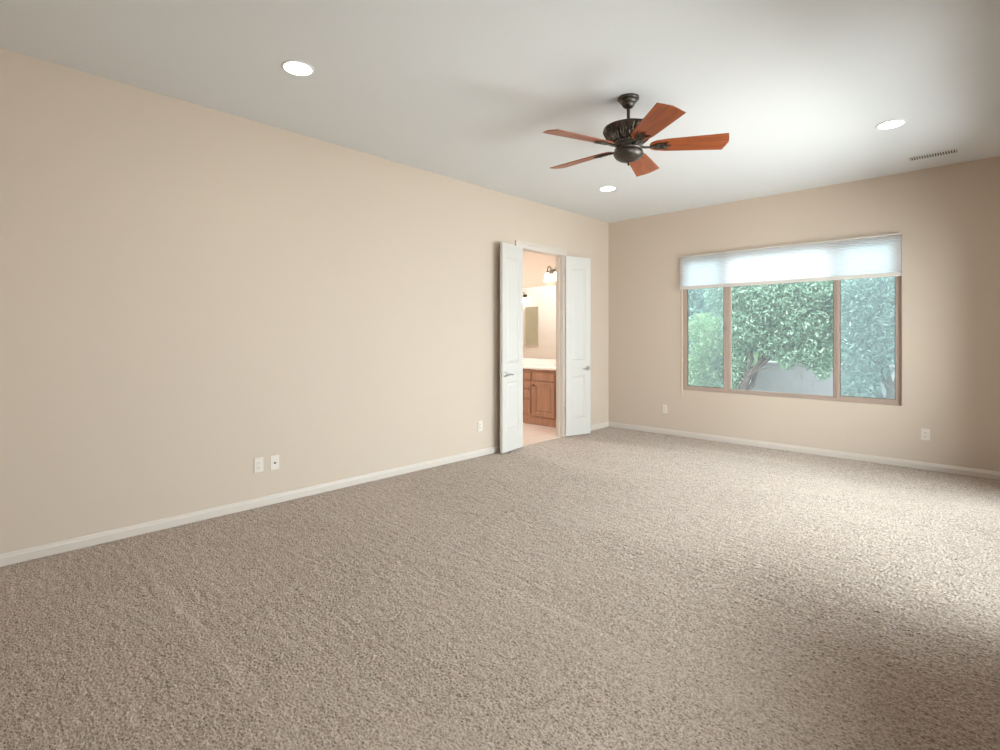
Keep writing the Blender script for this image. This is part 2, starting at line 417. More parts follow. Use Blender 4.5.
# ---------------------------------------------------------------- bathroom door pair
LW, LH, LT = 0.442, 2.415, 0.035
def panel_groove(bm, x0, x1, z0, z1, y, s):
    """sunken ogee around a panel field on face y (outward sign s)"""
    w = 0.022; d = 0.008
    xs = [x0, x0+w*0.5, x0+w]; 
    def ring(i, yy): return [bm.verts.new(p) for p in ((x0+i, yy, z0+i), (x1-i, yy, z0+i), (x1-i, yy, z1-i), (x0+i, yy, z1-i))]
    r = [ring(0, y), ring(0.006, y-s*d), ring(0.014, y-s*d*0.9), ring(0.034, y-s*0.0015)]
    for a, b in zip(r, r[1:]):
        for k in range(4): bm.faces.new((a[k], a[(k+1) % 4], b[(k+1) % 4], b[k]))
    bm.faces.new(r[-1])
def door_leaf_bm():
    bm = bmesh.new()
    xs = (0.0, 0.095, LW-0.095, LW)
    panels = ((0.235, 0.80), (1.015, LH-0.165))
    zs = (0.0, 0.235, 0.80, 1.015, LH-0.165, LH)
    for y, s in ((0.0, -1), (LT, 1)):
        for i in range(3):
            for j in range(5):
                if i == 1 and (zs[j], zs[j+1]) in panels:
                    panel_groove(bm, xs[1], xs[2], zs[j], zs[j+1], y, s)
                else:
                    bm.faces.new([bm.verts.new(p) for p in ((xs[i], y, zs[j]), (xs[i+1], y, zs[j]), (xs[i+1], y, zs[j+1]), (xs[i], y, zs[j+1]))])
    for (p, q) in (((0, 0), (LW, 0)), ((0, LH), (LW, LH)), ((0, 0), (0, LH)), ((LW, 0), (LW, LH))):
        bm.faces.new([bm.verts.new(v) for v in ((p[0], 0, p[1]), (q[0], 0, q[1]), (q[0], LT, q[1]), (p[0], LT, p[1]))])
    bmesh.ops.remove_doubles(bm, verts=bm.verts[:], dist=1e-5)
    return bm
def lever(root, name, x, z, y, s, dirx):
    bm = bmesh.new()
    lathe(bm, [(0.031, 0), (0.031, 0.006*s), (0.026, 0.011*s), (0.012, 0.013*s), (0.010, 0.045*s)], 24, (x, y, z), axis='Y')
    tube(bm, [(x-dirx*0.004, y+s*0.043, z), (x+dirx*0.03, y+s*0.047, z+0.002), (x+dirx*0.07, y+s*0.046, z+0.001), (x+dirx*0.105, y+s*0.042, z-0.004), (x+dirx*0.115, y+s*0.038, z-0.005)],
         [0.009, 0.0095, 0.008, 0.007, 0.006], 10)
    o = obj(name, bm, M['nickel'], root, smooth=True); o['label'] = 'satin nickel lever handle'
    return o
def hinge(root, z, y):
    bm = bmesh.new()
    lathe(bm, [(0.0075, -0.045), (0.0075, 0.045)], 12, (-0.006, y, z))
    box(bm, -0.006, 0.0005, y-0.002, y+0.028, z-0.045, z+0.045)
    o = obj('hinge', bm, M['nickel'], root, smooth=True); return o
# local x along the leaf from the hinge, local y=0 the wall side face, y=LT the room side face (for the near leaf), mirrored for the far leaf
def leaf(name, px, py, ang, mirror, label):
    root = empty(name, (px, py, 0.012), label, 'door', kind='structure', rz=ang)
    bm = door_leaf_bm()
    if mirror: bm.transform(Matrix.Scale(-1, 4, (0, 1, 0)))
    obj('leaf', bm, M['door'], root, bevel=0.0015, seg=1)
    f = -1 if mirror else 1
    zc = 0.897
    lever(root, 'handle', LW-0.055, zc, f*LT, f, -1)
    lever(root, 'handle', LW-0.055, zc, 0.0, -f, -1)
    for z in (0.36, 0.98, 1.585, 2.19): hinge(root, z, 0.0)
    # latch plate on the free edge
    b = B(LW-0.0005, LW+0.001, f*LT/2-0.011, f*LT/2+0.011, zc-0.03, zc+0.03)
    obj('latch_plate', b, M['nickel'], root)
    return root
aL = math.atan2(-0.44, 0.072)
leaf('door_1', 0.031, -2.034, aL, False, 'white narrow panel door nearer the camera, folded back against the beige wall')
aR = math.atan2(0.45, 0.104)
leaf('door_2', 0.018, -1.125, aR, True, 'white narrow panel door nearer the room corner, standing open at the bathroom')

# spring door stop on the baseboard behind the nearer leaf
ds = empty('door_stop', (0.014, -2.40, 0.045), 'small white door stop on the baseboard behind the nearer open door', 'door stop')
bm = bmesh.new(); lathe(bm, [(0.013, 0.0), (0.013, 0.006), (0.006, 0.008)] + [(0.006 if i % 2 else 0.0045, 0.008+i*0.0022) for i in range(1, 14)], 14, axis='X'); obj('spring', bm, M['nickel'], ds, smooth=True)
bm = bmesh.new(); lathe(bm, [(0.006, 0.0385), (0.008, 0.040), (0.008, 0.049), (0.005, 0.052)], 14, axis='X'); obj('rubber_tip', bm, M['rubber'], ds, smooth=True)

# ---------------------------------------------------------------- window
def wx(x, y): return CX - (CX-x)*(y-CY)/(-CY)
def wz(z, y): return CZ + (z-CZ)*(y-CY)/(-CY)
win = empty('window_1', (0, 0, 0), 'wide three pane window with tan frame looking onto green trees', 'window', kind='structure')
FY0, FY1 = 0.035, 0.115
def X(x): return wx(x, FY0)
def Z(z): return wz(z, FY0)
bm = bmesh.new(); fw = 0.030
a0, a1, c0, c1 = WX0, WX1, WZ0, WZ1
for b in ((a0, a0+fw, FY0, FY1, c0, c1), (a1-fw, a1, FY0, FY1, c0, c1), (a0+fw, a1-fw, FY0, FY1, c0, c0+fw), (a0+fw, a1-fw, FY0, FY1, c1-fw, c1)): box(bm, *b)
m1, m2 = X(1.740), X(2.930)
for c in (m1, m2): box(bm, c-0.020, c+0.020, FY0+0.012, FY1, c0+fw, c1-fw)
obj('window_frame', bm, M['frame'], win, bevel=0.003)
def sash(x0, x1, y0, y1, st, name):
    bm = bmesh.new(); z0, z1 = c0+fw, c1-fw
    for b in ((x0, x0+st, y0, y1, z0, z1), (x1-st, x1, y0, y1, z0, z1), (x0+st, x1-st, y0, y1, z0, z0+0.026), (x0+st, x1-st, y0, y1, z1-0.026, z1)): box(bm, *b)
    s = obj(name, bm, M['frame'], win, bevel=0.002)
    bm = bmesh.new(); g = 0.006
    for b in ((x0+st, x0+st+g, y0+0.01, y1-0.01, z0+0.026, z1-0.026), (x1-st-g, x1-st, y0+0.01, y1-0.01, z0+0.026, z1-0.026), (x0+st, x1-st, y0+0.01, y1-0.01, z0+0.026, z0+0.032), (x0+st, x1-st, y0+0.01, y1-0.01, z1-0.032, z1-0.026)): box(bm, *b)
    obj('gasket', bm, M['gasket'], s)
    return s, (x0+st, x1-st, z0+0.026, z1-0.026)
s1, g1 = sash(a0+fw, m1-0.012, FY0+0.004, FY0+0.038, 0.034, 'sash')
s3, g3 = sash(m2+0.004, a1-fw, FY0+0.004, FY0+0.038, 0.030, 'sash')
obj('pane', B(g1[0], g1[1], FY0+0.018, FY0+0.022, g1[2], g1[3]), M['glass'], s1)
obj('pane', B(g3[0], g3[1], FY0+0.018, FY0+0.022, g3[2], g3[3]), M['glass'], s3)
# insect screens outside the two side sashes
for s, g in ((s1, g1), (s3, g3)):
    o = obj('insect_screen', B(g[0]-0.01, g[1]+0.01, FY1-0.014, FY1-0.013, g[2]-0.01, g[3]+0.01), M['screen'], s); o['label'] = 'fine grey insect screen'
bm = bmesh.new()
x0, x1 = m1+0.020, m2-0.020
for b in ((x0, x0+0.014, FY0+0.03, FY1-0.01, c0+fw, c1-fw), (x1-0.014, x1, FY0+0.03, FY1-0.01, c0+fw, c1-fw), (x0, x1, FY0+0.03, FY1-0.01, c0+fw, c0+fw+0.018), (x0, x1, FY0+0.03, FY1-0.01, c1-fw-0.018, c1-fw)): box(bm, *b)
obj('glazing_bead', bm, M['frame'], win, bevel=0.002)
obj('pane', B(x0+0.01, x1-0.01, FY0+0.055, FY0+0.059, c0+fw+0.01, c1-fw-0.01), M['glass'], win)
bm = bmesh.new(); box(bm, m1-0.036, m1-0.016, FY0-0.012, FY0+0.006, 1.42, 1.50); box(bm, m1-0.032, m1-0.022, FY0-0.02, FY0-0.012, 1.435, 1.465)
obj('latch', bm, M['nickel'], s1, bevel=0.002)

# cellular shade
sy = -0.055
sh = empty('window_shade', (2.31, 0, WZ1), 'white cellular shade drawn a quarter down the three pane window', 'window shade')
hx0, hx1 = 1.128, 3.519
hz0, hz1 = 1.975, 2.420
bm = B(hx0, hx1, sy, -0.001, hz1-0.014, hz1); o = obj('headrail', bm, M['rail'], sh, world=True, bevel=0.003)
bm = B(hx0, hx1, sy+0.006, sy+0.042, hz0, hz0+0.042); o = obj('bottom_rail', bm, M['rail'], sh, world=True, bevel=0.005)
bm = bmesh.new(); n = 20; zt, zb = hz1-0.02, hz0+0.04; ym = sy+0.024
for sg in (-1, 1):
    prev = None
    for i in range(2*n+1):
        z = zt + (zb-zt)*i/(2*n); y = ym + sg*(0.006 + (0.005 if i % 2 else 0.0))
        cur = (bm.verts.new((hx0+0.004, y, z)), bm.verts.new((hx1-0.004, y, z)))
        if prev: bm.faces.new((prev[0], prev[1], cur[1], cur[0]))
        prev = cur
o = obj('fabric', bm, M['shade'], sh, world=True); o['label'] = 'white pleated honeycomb fabric'
bm = bmesh.new(); tube(bm, [(1.152, -0.012, hz0+0.02), (1.152, -0.012, 0.56)], 0.0022, 8); tube(bm, [(1.161, -0.012, hz0+0.02), (1.161, -0.012, 0.56)], 0.0022, 8)
tube(bm, [(1.152, -0.012, 0.56), (1.1565, -0.012, 0.548), (1.161, -0.012, 0.56)], 0.0022, 8)
cd = obj('cord', bm, M['rope'], sh, world=True, smooth=True); cd['label'] = 'thin cream pull cord'
bm = B(1.148, 1.162, -0.008, -0.0005, 1.01, 1.05); o = obj('cord_cleat', bm, M['plate'], sh, world=True, bevel=0.003)

# ---------------------------------------------------------------- patio door and added side window of the right wall (beyond the frame, they let the daylight in)
def glazed(name, y0, y1, z0, z1, label, cat, mid=True):
    r = empty(name, (RX, (y0+y1)/2, z0), label, cat, kind='structure')
    bm = bmesh.new(); w = 0.06; x0, x1 = RX+0.004, RX+0.084
    for b in ((x0, x1, y0, y0+w, z0, z1), (x0, x1, y1-w, y1, z0, z1), (x0, x1, y0+w, y1-w, z0, z0+w), (x0, x1, y0+w, y1-w, z1-w, z1)): box(bm, *b)
    if mid: box(bm, x0, x1, (y0+y1)/2-0.035, (y0+y1)/2+0.035, z0+w, z1-w)
    obj('door_frame' if cat == 'door' else 'window_frame', bm, M['frame'], r, world=True, bevel=0.003)
    obj('pane', B(RX+0.018, RX+0.022, y0+w, y1-w, z0+w, z1-w), M['glass'], r, world=True)
glazed('door_3', PD0, PD1, 0.0, PDZ, 'glazed tan framed patio door in the right hand wall', 'door')
glazed('fill_window', SW0, SW1, SWZ0, SWZ1, 'unseen tan framed window added in the right hand wall as foreground fill', 'window')

# ---------------------------------------------------------------- recessed ceiling lights
def recessed(x, y, label):
    r = empty('recessed_light', (x, y, H), label, 'ceiling light', 'round recessed lights in the ceiling')
    bm = bmesh.new(); prof = [(0.098, 0.0), (0.098, -0.004), (0.092, -0.008), (0.084, -0.006), (0.080, 0.0)]
    lathe(bm, [(0.080, -0.0005), (0.083, -0.006), (0.091, -0.008), (0.098, -0.004), (0.098, 0.0)], 40)
    obj('trim_ring', bm, M['vent'], r, smooth=True)
    bm = bmesh.new(); lathe(bm, [(0.0805, -0.0012), (0.079, -0.0075), (0.06, -0.010), (0.02, -0.011)], 40)
    obj('lens', bm, M['lens'], r, smooth=True)
    lamp('recessed_bulb', 'SPOT', 14.0, (1.0, 0.96, 0.90), (x, y, H-0.014), (0, 0, -1), spot_size=math.radians(160), spot_blend=1.0, shadow_soft_size=0.07)
    return r
recessed(1.043, -5.313, 'round white recessed light nearest the camera, over the long blank wall')
recessed(0.989, -1.61, 'round white recessed light beyond the fan, near the far corner')
recessed(3.627, -1.643, 'round white recessed light in front of the dark slotted ceiling vent')


# ---------------------------------------------------------------- ceiling vents
def vent(x0, x1, y0, y1, nsl, label, dark, lip):
    v = empty('air_vent', ((x0+x1)/2, (y0+y1)/2, H), label, 'vent')
    bm = bmesh.new()
    z0, z1 = H-0.006, H-0.0005
    for b in ((x0-lip, x0, y0-lip, y1+lip, z0, z1), (x1, x1+lip, y0-lip, y1+lip, z0, z1), (x0, x1, y0-lip, y0, z0, z1), (x0, x1, y1, y1+lip, z0, z1)): box(bm, *b)
    obj('vent_frame', bm, M['vent'], v, world=True, bevel=0.001)
    obj('throat', B(x0, x1, y0, y1, H-0.0015, H-0.0005), M['ventdark'] if dark else M['vent'], v, world=True)
    for i in range(nsl):
        c = x0 + (i+0.5)*(x1-x0)/nsl; hw = (x1-x0)/nsl*(0.20 if dark else 0.42)
        bm = bmesh.new(); vs = []
        for (dx, z) in ((-hw, H-0.005), (hw*0.2, H-0.0045), (hw, H-0.002), (-hw*0.2, H-0.0022)):
            vs.append((dx+c, z))
        lo = [bm.verts.new((p[0], y0, p[1])) for p in vs]; hi = [bm.verts.new((p[0], y1, p[1])) for p in vs]
        bm.faces.new(lo); bm.faces.new(hi[::-1])
        for k in range(4): bm.faces.new((lo[k], lo[(k+1) % 4], hi[(k+1) % 4], hi[k]))
        obj('slat', bm, M['vent'], v, world=True)
vent(3.63, 3.975, -0.545, -0.425, 18, 'white ceiling vent with a row of dark slots, at the right by the far wall', True, 0.012)
vent(0.66, 1.02, -0.40, -0.33, 4, 'plain white ceiling vent beside the far left corner', False, 0.012)

# ---------------------------------------------------------------- wall plates
def plate(name, loc, normal, label, cat, kind):
    rz = {'x': PI/2, 'y': 0.0}[normal]      # local -y faces the room
    r = empty(name, loc, label, cat, rz=rz)
    obj('face_plate', B(-0.036, 0.036, -0.006, 0, -0.058, 0.058), M['plate'], r, bevel=0.003)
    if kind == 'coax':
        bm = bmesh.new(); lathe(bm, [(0.008, 0), (0.008, -0.004), (0.006, -0.0045), (0.006, -0.011)], 16, (0, -0.006, 0), axis='Y')
        o = obj('jack', bm, M['slot'], r, smooth=True); o['label'] = 'small dark coaxial jack'
    else:
        rec = obj('receptacle', B(-0.0165, 0.0165, -0.008, -0.005, -0.033, 0.033), M['plate'], r, bevel=0.002)
        for s in (-1, 1):
            zc = s*0.019
            for x0, x1, z0, z1 in ((-0.0085, -0.0060, zc-0.004, zc+0.006), (0.0060, 0.0085, zc-0.003, zc+0.005), (-0.0025, 0.0025, zc-0.0115, zc-0.007)):
                o = obj('slot', B(x0, x1, -0.0086, -0.0078, z0, z1), M['slot'], rec); o['label'] = 'dark plug slot'
    for s in (-1, 1):
        bm = bmesh.new(); lathe(bm, [(0.003, 0), (0.003, -0.001)], 10, (0, -0.006, s*0.048), axis='Y')
        obj('screw', bm, M['plate'], r)
    return r
plate('wall_outlet', (0, -5.139, 0.332), 'x', 'white wall outlet on the long wall, left of the cable jack plate', 'wall outlet', 'outlet')
plate('cable_plate', (0, -5.012, 0.328), 'x', 'white cable jack plate with one small dark hole on the long wall', 'wall plate', 'coax')
plate('wall_outlet', (0, -2.689, 0.337), 'x', 'white wall outlet on the long wall beside the open bathroom door', 'wall outlet', 'outlet')
plate('wall_outlet', (0.901, 0, 0.345), 'y', 'white wall outlet under the left end of the window', 'wall outlet', 'outlet')
plate('wall_outlet', (3.71, 0, 0.355), 'y', 'white wall outlet on the far wall right of the window', 'wall outlet', 'outlet')

# ---------------------------------------------------------------- ceiling fan
fan = empty('ceiling_fan', (2.343, -3.501, H), 'bronze ceiling fan with five reddish cherry wood blades', 'ceiling fan')
def zf(z): return z - H
bm = bmesh.new()
lathe(bm, [(0.074, 0.0), (0.075, -0.012), (0.070, -0.020), (0.060, -0.024), (0.057, -0.034), (0.052, -0.040), (0.046, -0.044), (0.043, -0.056), (0.034, -0.068), (0.024, -0.074), (0.018, -0.078)], 40)
obj('canopy', bm, M['bronze_light'], fan, smooth=True)
bm = bmesh.new(); lathe(bm, [(0.0115, zf(2.975)), (0.0115, zf(2.845))], 20); lathe(bm, [(0.02, zf(2.86)), (0.024, zf(2.85)), (0.03, zf(2.835)), (0.05, zf(2.828))], 24)
obj('downrod', bm, M['bronze'], fan, smooth=True)
bm = bmesh.new()
mot = [(0.05, 2.838), (0.12, 2.840), (0.158, 2.838), (0.172, 2.832), (0.175, 2.824), (0.170, 2.812), (0.164, 2.800), (0.156, 2.784), (0.149, 2.770), (0.141, 2.758), (0.130, 2.746), (0.114, 2.736), (0.104, 2.732)]
def fl(t, u):
    e = max(0.0, min(1.0, (u-0.30)/0.2))*max(0.0, min(1.0, (1.0-u)/0.15))
    return 1 + e*0.05*(abs(math.sin(8*t))**0.6 - 0.6)
lathe(bm, [(r, zf(z)) for r, z in mot], 160, mod=fl)
mo = obj('motor_housing', bm, M['bronze'], fan, smooth=True)
# acanthus leaves standing proud of the housing
bm = bmesh.new()
def hr(z):      # housing radius at height z
    for (r0, z0), (r1, z1) in zip(mot[3:], mot[4:]):
        if z0 >= z >= z1: return r1 + (r0-r1)*(z-z1)/max(1e-6, z0-z1)
    return mot[-1][0]
for k in range(18):
    t0 = 2*PI*k/18 + 0.1; tall = k % 2 == 0; hh = 0.090 if tall else 0.060
    for sgn in (-1, 1):
        pts = []
        for i in range(11):
            u = i/10; z = 2.737 + hh*u
            r = hr(z) + 0.003; t = t0 + sgn*(0.15 if tall else 0.10)*math.sin(PI*min(1, u*1.02))*(1-0.30*u)
            pts.append((r*math.cos(t), r*math.sin(t), zf(z)))
        tube(bm, pts, [0.0035+0.003*math.sin(PI*i/10) for i in range(11)], 6)
    pts = [((hr(2.737+hh*0.85*u)+0.003)*math.cos(t0), (hr(2.737+hh*0.85*u)+0.003)*math.sin(t0), zf(2.737+hh*0.85*u)) for u in (0, .2, .4, .6, .8, 1)]
    tube(bm, pts, [0.005, 0.006, 0.006, 0.005, 0.004, 0.002], 6)
o = obj('leaf_ornament', bm, M['bronze'], mo, smooth=True); o['label'] = 'raised leaf ornament'
# beaded collar where the blade irons bolt on
bm = bmesh.new()
lathe(bm, [(0.100, zf(2.742)), (0.104, zf(2.735)), (0.100, zf(2.722)), (0.090, zf(2.715)), (0.088, zf(2.690)), (0.094, zf(2.684))], 48)
for k in range(30):
    t = 2*PI*k/30; lathe(bm, [(0.002, zf(2.739)), (0.006, zf(2.735)), (0.0075, zf(2.729)), (0.006, zf(2.722)), (0.002, zf(2.718))], 8, (0.104*math.cos(t), 0.104*math.sin(t), 0))
obj('beaded_collar', bm, M['bronze_light'], fan, smooth=True)
bm = bmesh.new()
lathe(bm, [(0.080, zf(2.690)), (0.093, zf(2.688)), (0.098, zf(2.680)), (0.094, zf(2.672)), (0.099, zf(2.664)), (0.104, zf(2.654)), (0.104, zf(2.646)), (0.099, zf(2.634)), (0.088, zf(2.620)), (0.070, zf(2.607)), (0.048, zf(2.598)), (0.024, zf(2.593)), (0.014, zf(2.592))], 48)
bo = obj('switch_housing', bm, M['bronze_light'], fan, smooth=True)
bm = bmesh.new(); lathe(bm, [(0.010, zf(2.594)), (0.0085, zf(2.588)), (0.006, zf(2.582)), (0.0075, zf(2.576)), (0.0065, zf(2.568)), (0.002, zf(2.564))], 16)
obj('finial', bm, M['bronze'], bo, smooth=True)

def blade_bm():
    w = 0.095
    top = [(0.146, 0.018), (0.155, 0.038), (0.185, 0.057), (0.26, 0.071), (0.40, 0.080), (0.55, 0.089), (0.650, w), (0.664, 0.047), (0.676, 0.0), (0.667, -0.048), (0.654, -w)]
    bot = [(0.55, -0.089), (0.40, -0.080), (0.26, -0.071), (0.185, -0.057), (0.155, -0.038), (0.146, -0.018)]
    return prism(bmesh.new(), top+bot, -0.003, 0.003)
def iron_bm():
    bm = bmesh.new(); zt = -0.0035
    tube(bm, [(0.085, 0, -0.004), (0.11, 0, -0.010), (0.14, 0, -0.012), (0.17, 0, -0.009), (0.20, 0, -0.007)], [0.010, 0.008, 0.0075, 0.008, 0.006], 10)
    # open scrolled leaf under the blade root
    for s in (-1, 1):
        tube(bm, [(0.165, s*0.004, -0.009), (0.185, s*0.022, -0.009), (0.21, s*0.030, -0.008), (0.235, s*0.026, -0.008), (0.255, s*0.034, -0.009), (0.272, s*0.044, -0.009)], [0.004, 0.0055, 0.006, 0.006, 0.005, 0.002], 8)
        tube(bm, [(0.195, s*0.004, -0.008), (0.220, s*0.010, -0.009), (0.245, s*0.009, -0.009), (0.268, s*0.018, -0.010)], [0.004, 0.005, 0.005, 0.002], 8)
        lathe(bm, [(0.007, -0.003), (0.007, -0.012), (0.004, -0.015)], 12, (0.205, s*0.016, 0))
    tube(bm, [(0.20, 0, -0.008), (0.235, 0, -0.010), (0.265, 0, -0.010), (0.295, 0, -0.008)], [0.005, 0.007, 0.006, 0.002], 8)
    lathe(bm, [(0.008, -0.008), (0.008, -0.015), (0.004, -0.019)], 12, (0.240, 0, 0))
    return bm
bl0 = None
for k in range(5):
    a = math.radians(-37.97 + 72*k)
    if k == 0:
        bl = obj('blade', blade_bm(), M['blade'], fan, bevel=0.0015, seg=2)
        ir = obj('blade_iron', iron_bm(), M['bronze_light'], bl, smooth=True); ir['label'] = 'scrolled bronze blade bracket'
        bl0 = bl
    else:
        bl = copy_tree(bl0, fan)
    bl.location = (0, 0, zf(2.698))
    bl.rotation_euler = (Matrix.Rotation(a, 3, 'Z') @ Matrix.Rotation(math.radians(-13.44), 3, 'X')).to_euler()

# ---------------------------------------------------------------- bathroom beyond the opening
BX0, BY0 = -4.05, -2.30
VY, VB = -0.649, -0.10       # vanity front, wall behind it
struct('floor_bathroom', B(BX0, -0.0055, BY0-0.1, 0.0, -0.10, -0.002), M['tile'])
struct('ceiling_bathroom', B(BX0, -T, BY0-0.1, 0.0, H, H+0.12), M['ceiling'])
struct('wall_bathroom_vanity', B(BX0, -T, VB, -0.0005, -0.0015, H-0.0005), M['wall'])
struct('wall_bathroom_opposite', B(BX0, -T-0.0005, BY0-0.12, BY0, -0.1, H-0.0005), M['bathwhite'])
struct('wall_bathroom_end', B(BX0-0.12, BX0, BY0-0.12, 0.0, -0.1, H), M['wall'])

van = empty('vanity_cabinet', (-1.0, VB, 0), 'reddish brown wooden vanity cabinet with drawers and panel door in the bathroom', 'cabinet')
vx0, vx1 = -1.95, -T-0.005; vt = 0.845
obj('cabinet_box', B((vx0, vx1, VY+0.02, VB-0.002, 0.10, vt), (vx0+0.02, vx1-0.02, VY+0.075, VB-0.002, 0.0, 0.10)), M['cabinet'], van, world=True, bevel=0.002)
obj('toe_board', B(vx0, vx1, VY+0.012, VY+0.02, 0.0, 0.105), M['cabinet'], van, world=True)
def raised_front(x0, x1, z0, z1, name, panel=True):
    bm = bmesh.new(); y = VY; w = 0.06
    def rg(i, yy): return [bm.verts.new(p) for p in ((x0+i, yy, z0+i), (x1-i, yy, z0+i), (x1-i, yy, z1-i), (x0+i, yy, z1-i))]
    rings = [rg(0, y+0.02), rg(0, y+0.004), rg(0.004, y)]
    if panel: rings += [rg(w, y), rg(w+0.006, y+0.010), rg(w+0.012, y+0.010), rg(w+0.035, y+0.002)]
    for a, b in zip(rings, rings[1:]):
        for k in range(4): bm.faces.new((a[k], a[(k+1) % 4], b[(k+1) % 4], b[k]))
    bm.faces.new(rings[-1]); bm.faces.new(rings[0][::-1])
    return obj(name, bm, M['cabinet'], van, world=True)
def knob(par, x, z):
    bm = bmesh.new(); lathe(bm, [(0.006, 0), (0.006, -0.012), (0.015, -0.016), (0.016, -0.022), (0.010, -0.027)], 16, (x, VY, z), axis='Y')
    obj('knob', bm, M['bronze'], par, world=True, smooth=True)
for z0, z1 in ((0.68, 0.80), (0.54, 0.66), (0.395, 0.52), (0.165, 0.375)):
    d = raised_front(-1.285, -0.985, z0, z1, 'drawer', False); knob(d, -1.135, (z0+z1)/2)
raised_front(-0.935, -0.515, 0.675, 0.80, 'false_front', False)
d = raised_front(-0.935, -0.515, 0.135, 0.655, 'cabinet_door'); knob(d, -0.905, 0.60)
raised_front(-1.755, -1.335, 0.675, 0.80, 'false_front', False)
d = raised_front(-1.755, -1.335, 0.135, 0.655, 'cabinet_door'); knob(d, -1.365, 0.60)

ct = empty('countertop', (-1.0, VB, vt), 'white bathroom countertop with backsplash on the wooden vanity', 'countertop')
obj('slab', B(vx0-0.01, vx1, VY-0.02, VB-0.002, vt+0.001, vt+0.034), M['counter'], ct, world=True, bevel=0.006)
obj('backsplash', B(vx0-0.01, vx1, VB-0.022, VB-0.002, vt+0.034, vt+0.135), M['counter'], ct, world=True, bevel=0.004)

obj_m = empty('wall_mirror', (-1.0, VB, 0.985), 'large frameless mirror above the bathroom countertop', 'mirror')
obj('mirror_glass', B(-1.95, -T-0.02, VB-0.008, VB-0.002, 0.985, 2.165), M['mirror'], obj_m, world=True)

def bell(bm, c, s=1.0, top=0.0):
    lathe(bm, [(0.020*s, 0.0), (0.034*s, -0.012*s), (0.042*s, -0.035*s), (0.046*s, -0.07*s), (0.054*s, -0.11*s), (0.062*s, -0.135*s)], 28, c)
    return bm
def bath_light(loc, n, sp, face, label, power):
    """bar light; face = -1 when it hangs on a wall facing -y"""
    r = empty('vanity_light', loc, label, 'wall light')
    w = (n-1)*sp
    obj('back_plate', B(-w/2-0.05, w/2+0.05, *sorted((0.002*face, 0.022*face)), -0.03, 0.03), M['bronze_light'], r, bevel=0.006)
    for i in range(n):
        x = -w/2 + i*sp
        bm = bmesh.new()
        pts = [(x, 0.02*face, 0.0)]
        for j in range(10):
            t = PI*j/9; pts.append((x, (0.085 - 0.045*math.cos(t))*face, 0.02 + 0.055*math.sin(t)))
        pts.append((x, 0.13*face, -0.02))
        tube(bm, pts, 0.008, 8); lathe(bm, [(0.012, -0.005), (0.024, -0.018), (0.027, -0.034)], 16, (x, 0.13*face, 0))
        arm = obj('arm', bm, M['bronze_light'], r, smooth=True)
        s = obj('glass_shade', bell(bmesh.new(), (x, 0.13*face, -0.034)), M['shadeglass'], r, smooth=True); s['label'] = 'glowing frosted bell glass shade'
    return r
vl = bath_light((-0.725, VB, 2.393), 4, 0.17, -1, 'bronze light with glowing bell shades on the wall above the bathroom mirror', 12)
# light of the vanity bulbs
lamp('vanity_bulbs', 'AREA', 9.0, (1.0, 0.90, 0.78), (-0.75, VB-0.13, 2.20), (0, -0.25, -1), shape='RECTANGLE', size=0.6, size_y=0.1)
bath_light((-3.44, BY0, 2.25), 1, 0.22, 1, 'small glowing lamp seen at the left edge of the bathroom mirror', 8)
lamp('opposite_fill', 'AREA', 34.0, (1.0, 0.96, 0.91), (-2.7, BY0+0.40, H-0.03), (0, 0, -1), shape='RECTANGLE', size=0.9, size_y=0.3)  # fill added under the ceiling to whiten the opposite wall in the mirror
lamp('bath_ceiling_fill', 'AREA', 32.0, (1.0, 0.96, 0.92), (-1.5, -1.3, H-0.02), (0, 0, -1), shape='DISK', size=0.3)  # unseen ceiling light added to brighten the bathroom

fm = empty('framed_mirror', (-3.26, BY0, 1.57), 'narrow grey green mirror seen reflected inside the large bathroom mirror', 'mirror')
bm = bmesh.new(); fx0, fx1, fz0, fz1 = -3.43, -3.07, 1.15, 1.99; q = 0.018
for b in ((fx0-q, fx0, BY0+0.001, BY0+0.016, fz0-q, fz1+q), (fx1, fx1+q, BY0+0.001, BY0+0.016, fz0-q, fz1+q), (fx0, fx1, BY0+0.001, BY0+0.016, fz0-q, fz0), (fx0, fx1, BY0+0.001, BY0+0.016, fz1, fz1+q)): box(bm, *b)
obj('mirror_frame', bm, M['trim'], fm, world=True, bevel=0.004)
obj('mirror_glass', B(fx0, fx1, BY0+0.001, BY0+0.012, fz0, fz1), M['mirror_grey'], fm, world=True)

# ---------------------------------------------------------------- garden outside
tag(obj('garden_ground', B(-16, 22, 0.15, 26, -0.30, -0.15), M['gravel']), kind='structure')
tag(obj('patio_slab', B(RX+0.15, 12, -10, 0.14, -0.30, -0.05), M['concrete']), kind='structure')
def block_wall(name, x0, x1, y0, y1, z1, label):
    r = empty(name, ((x0+x1)/2, (y0+y1)/2, -0.15), label, 'garden wall')
    bm = bmesh.new(); bw = 0.40; bh = 0.20; z = -0.15; row = 0
    while z < z1-0.06:
        x = x0 - (0.2 if row % 2 else 0)
        zt = min(z+bh-0.008, z1-0.05)
        while x < x1:
            a, b = max(x, x0), min(x+bw-0.008, x1)
            if b-a > 0.02: box(bm, a, b, y0, y1, z, zt)
            x += bw
        z += bh; row += 1
    box(bm, x0+0.005, x1-0.005, y0+0.006, y1-0.006, -0.15, z1-0.05)
    obj('blocks', bm, M['concrete'], r, world=True)
    obj('cap', B(x0-0.02, x1+0.02, y0-0.02, y1+0.02, z1-0.05, z1), M['concrete'], r, world=True, bevel=0.008)
block_wall('garden_wall', 0.30, 4.2, 5.3, 5.55, 0.80, 'low grey block garden wall under the trees outside the window')
block_wall('boundary_wall', -16, 22, 14.0, 14.2, 1.1, 'long grey block boundary wall far behind the trees')

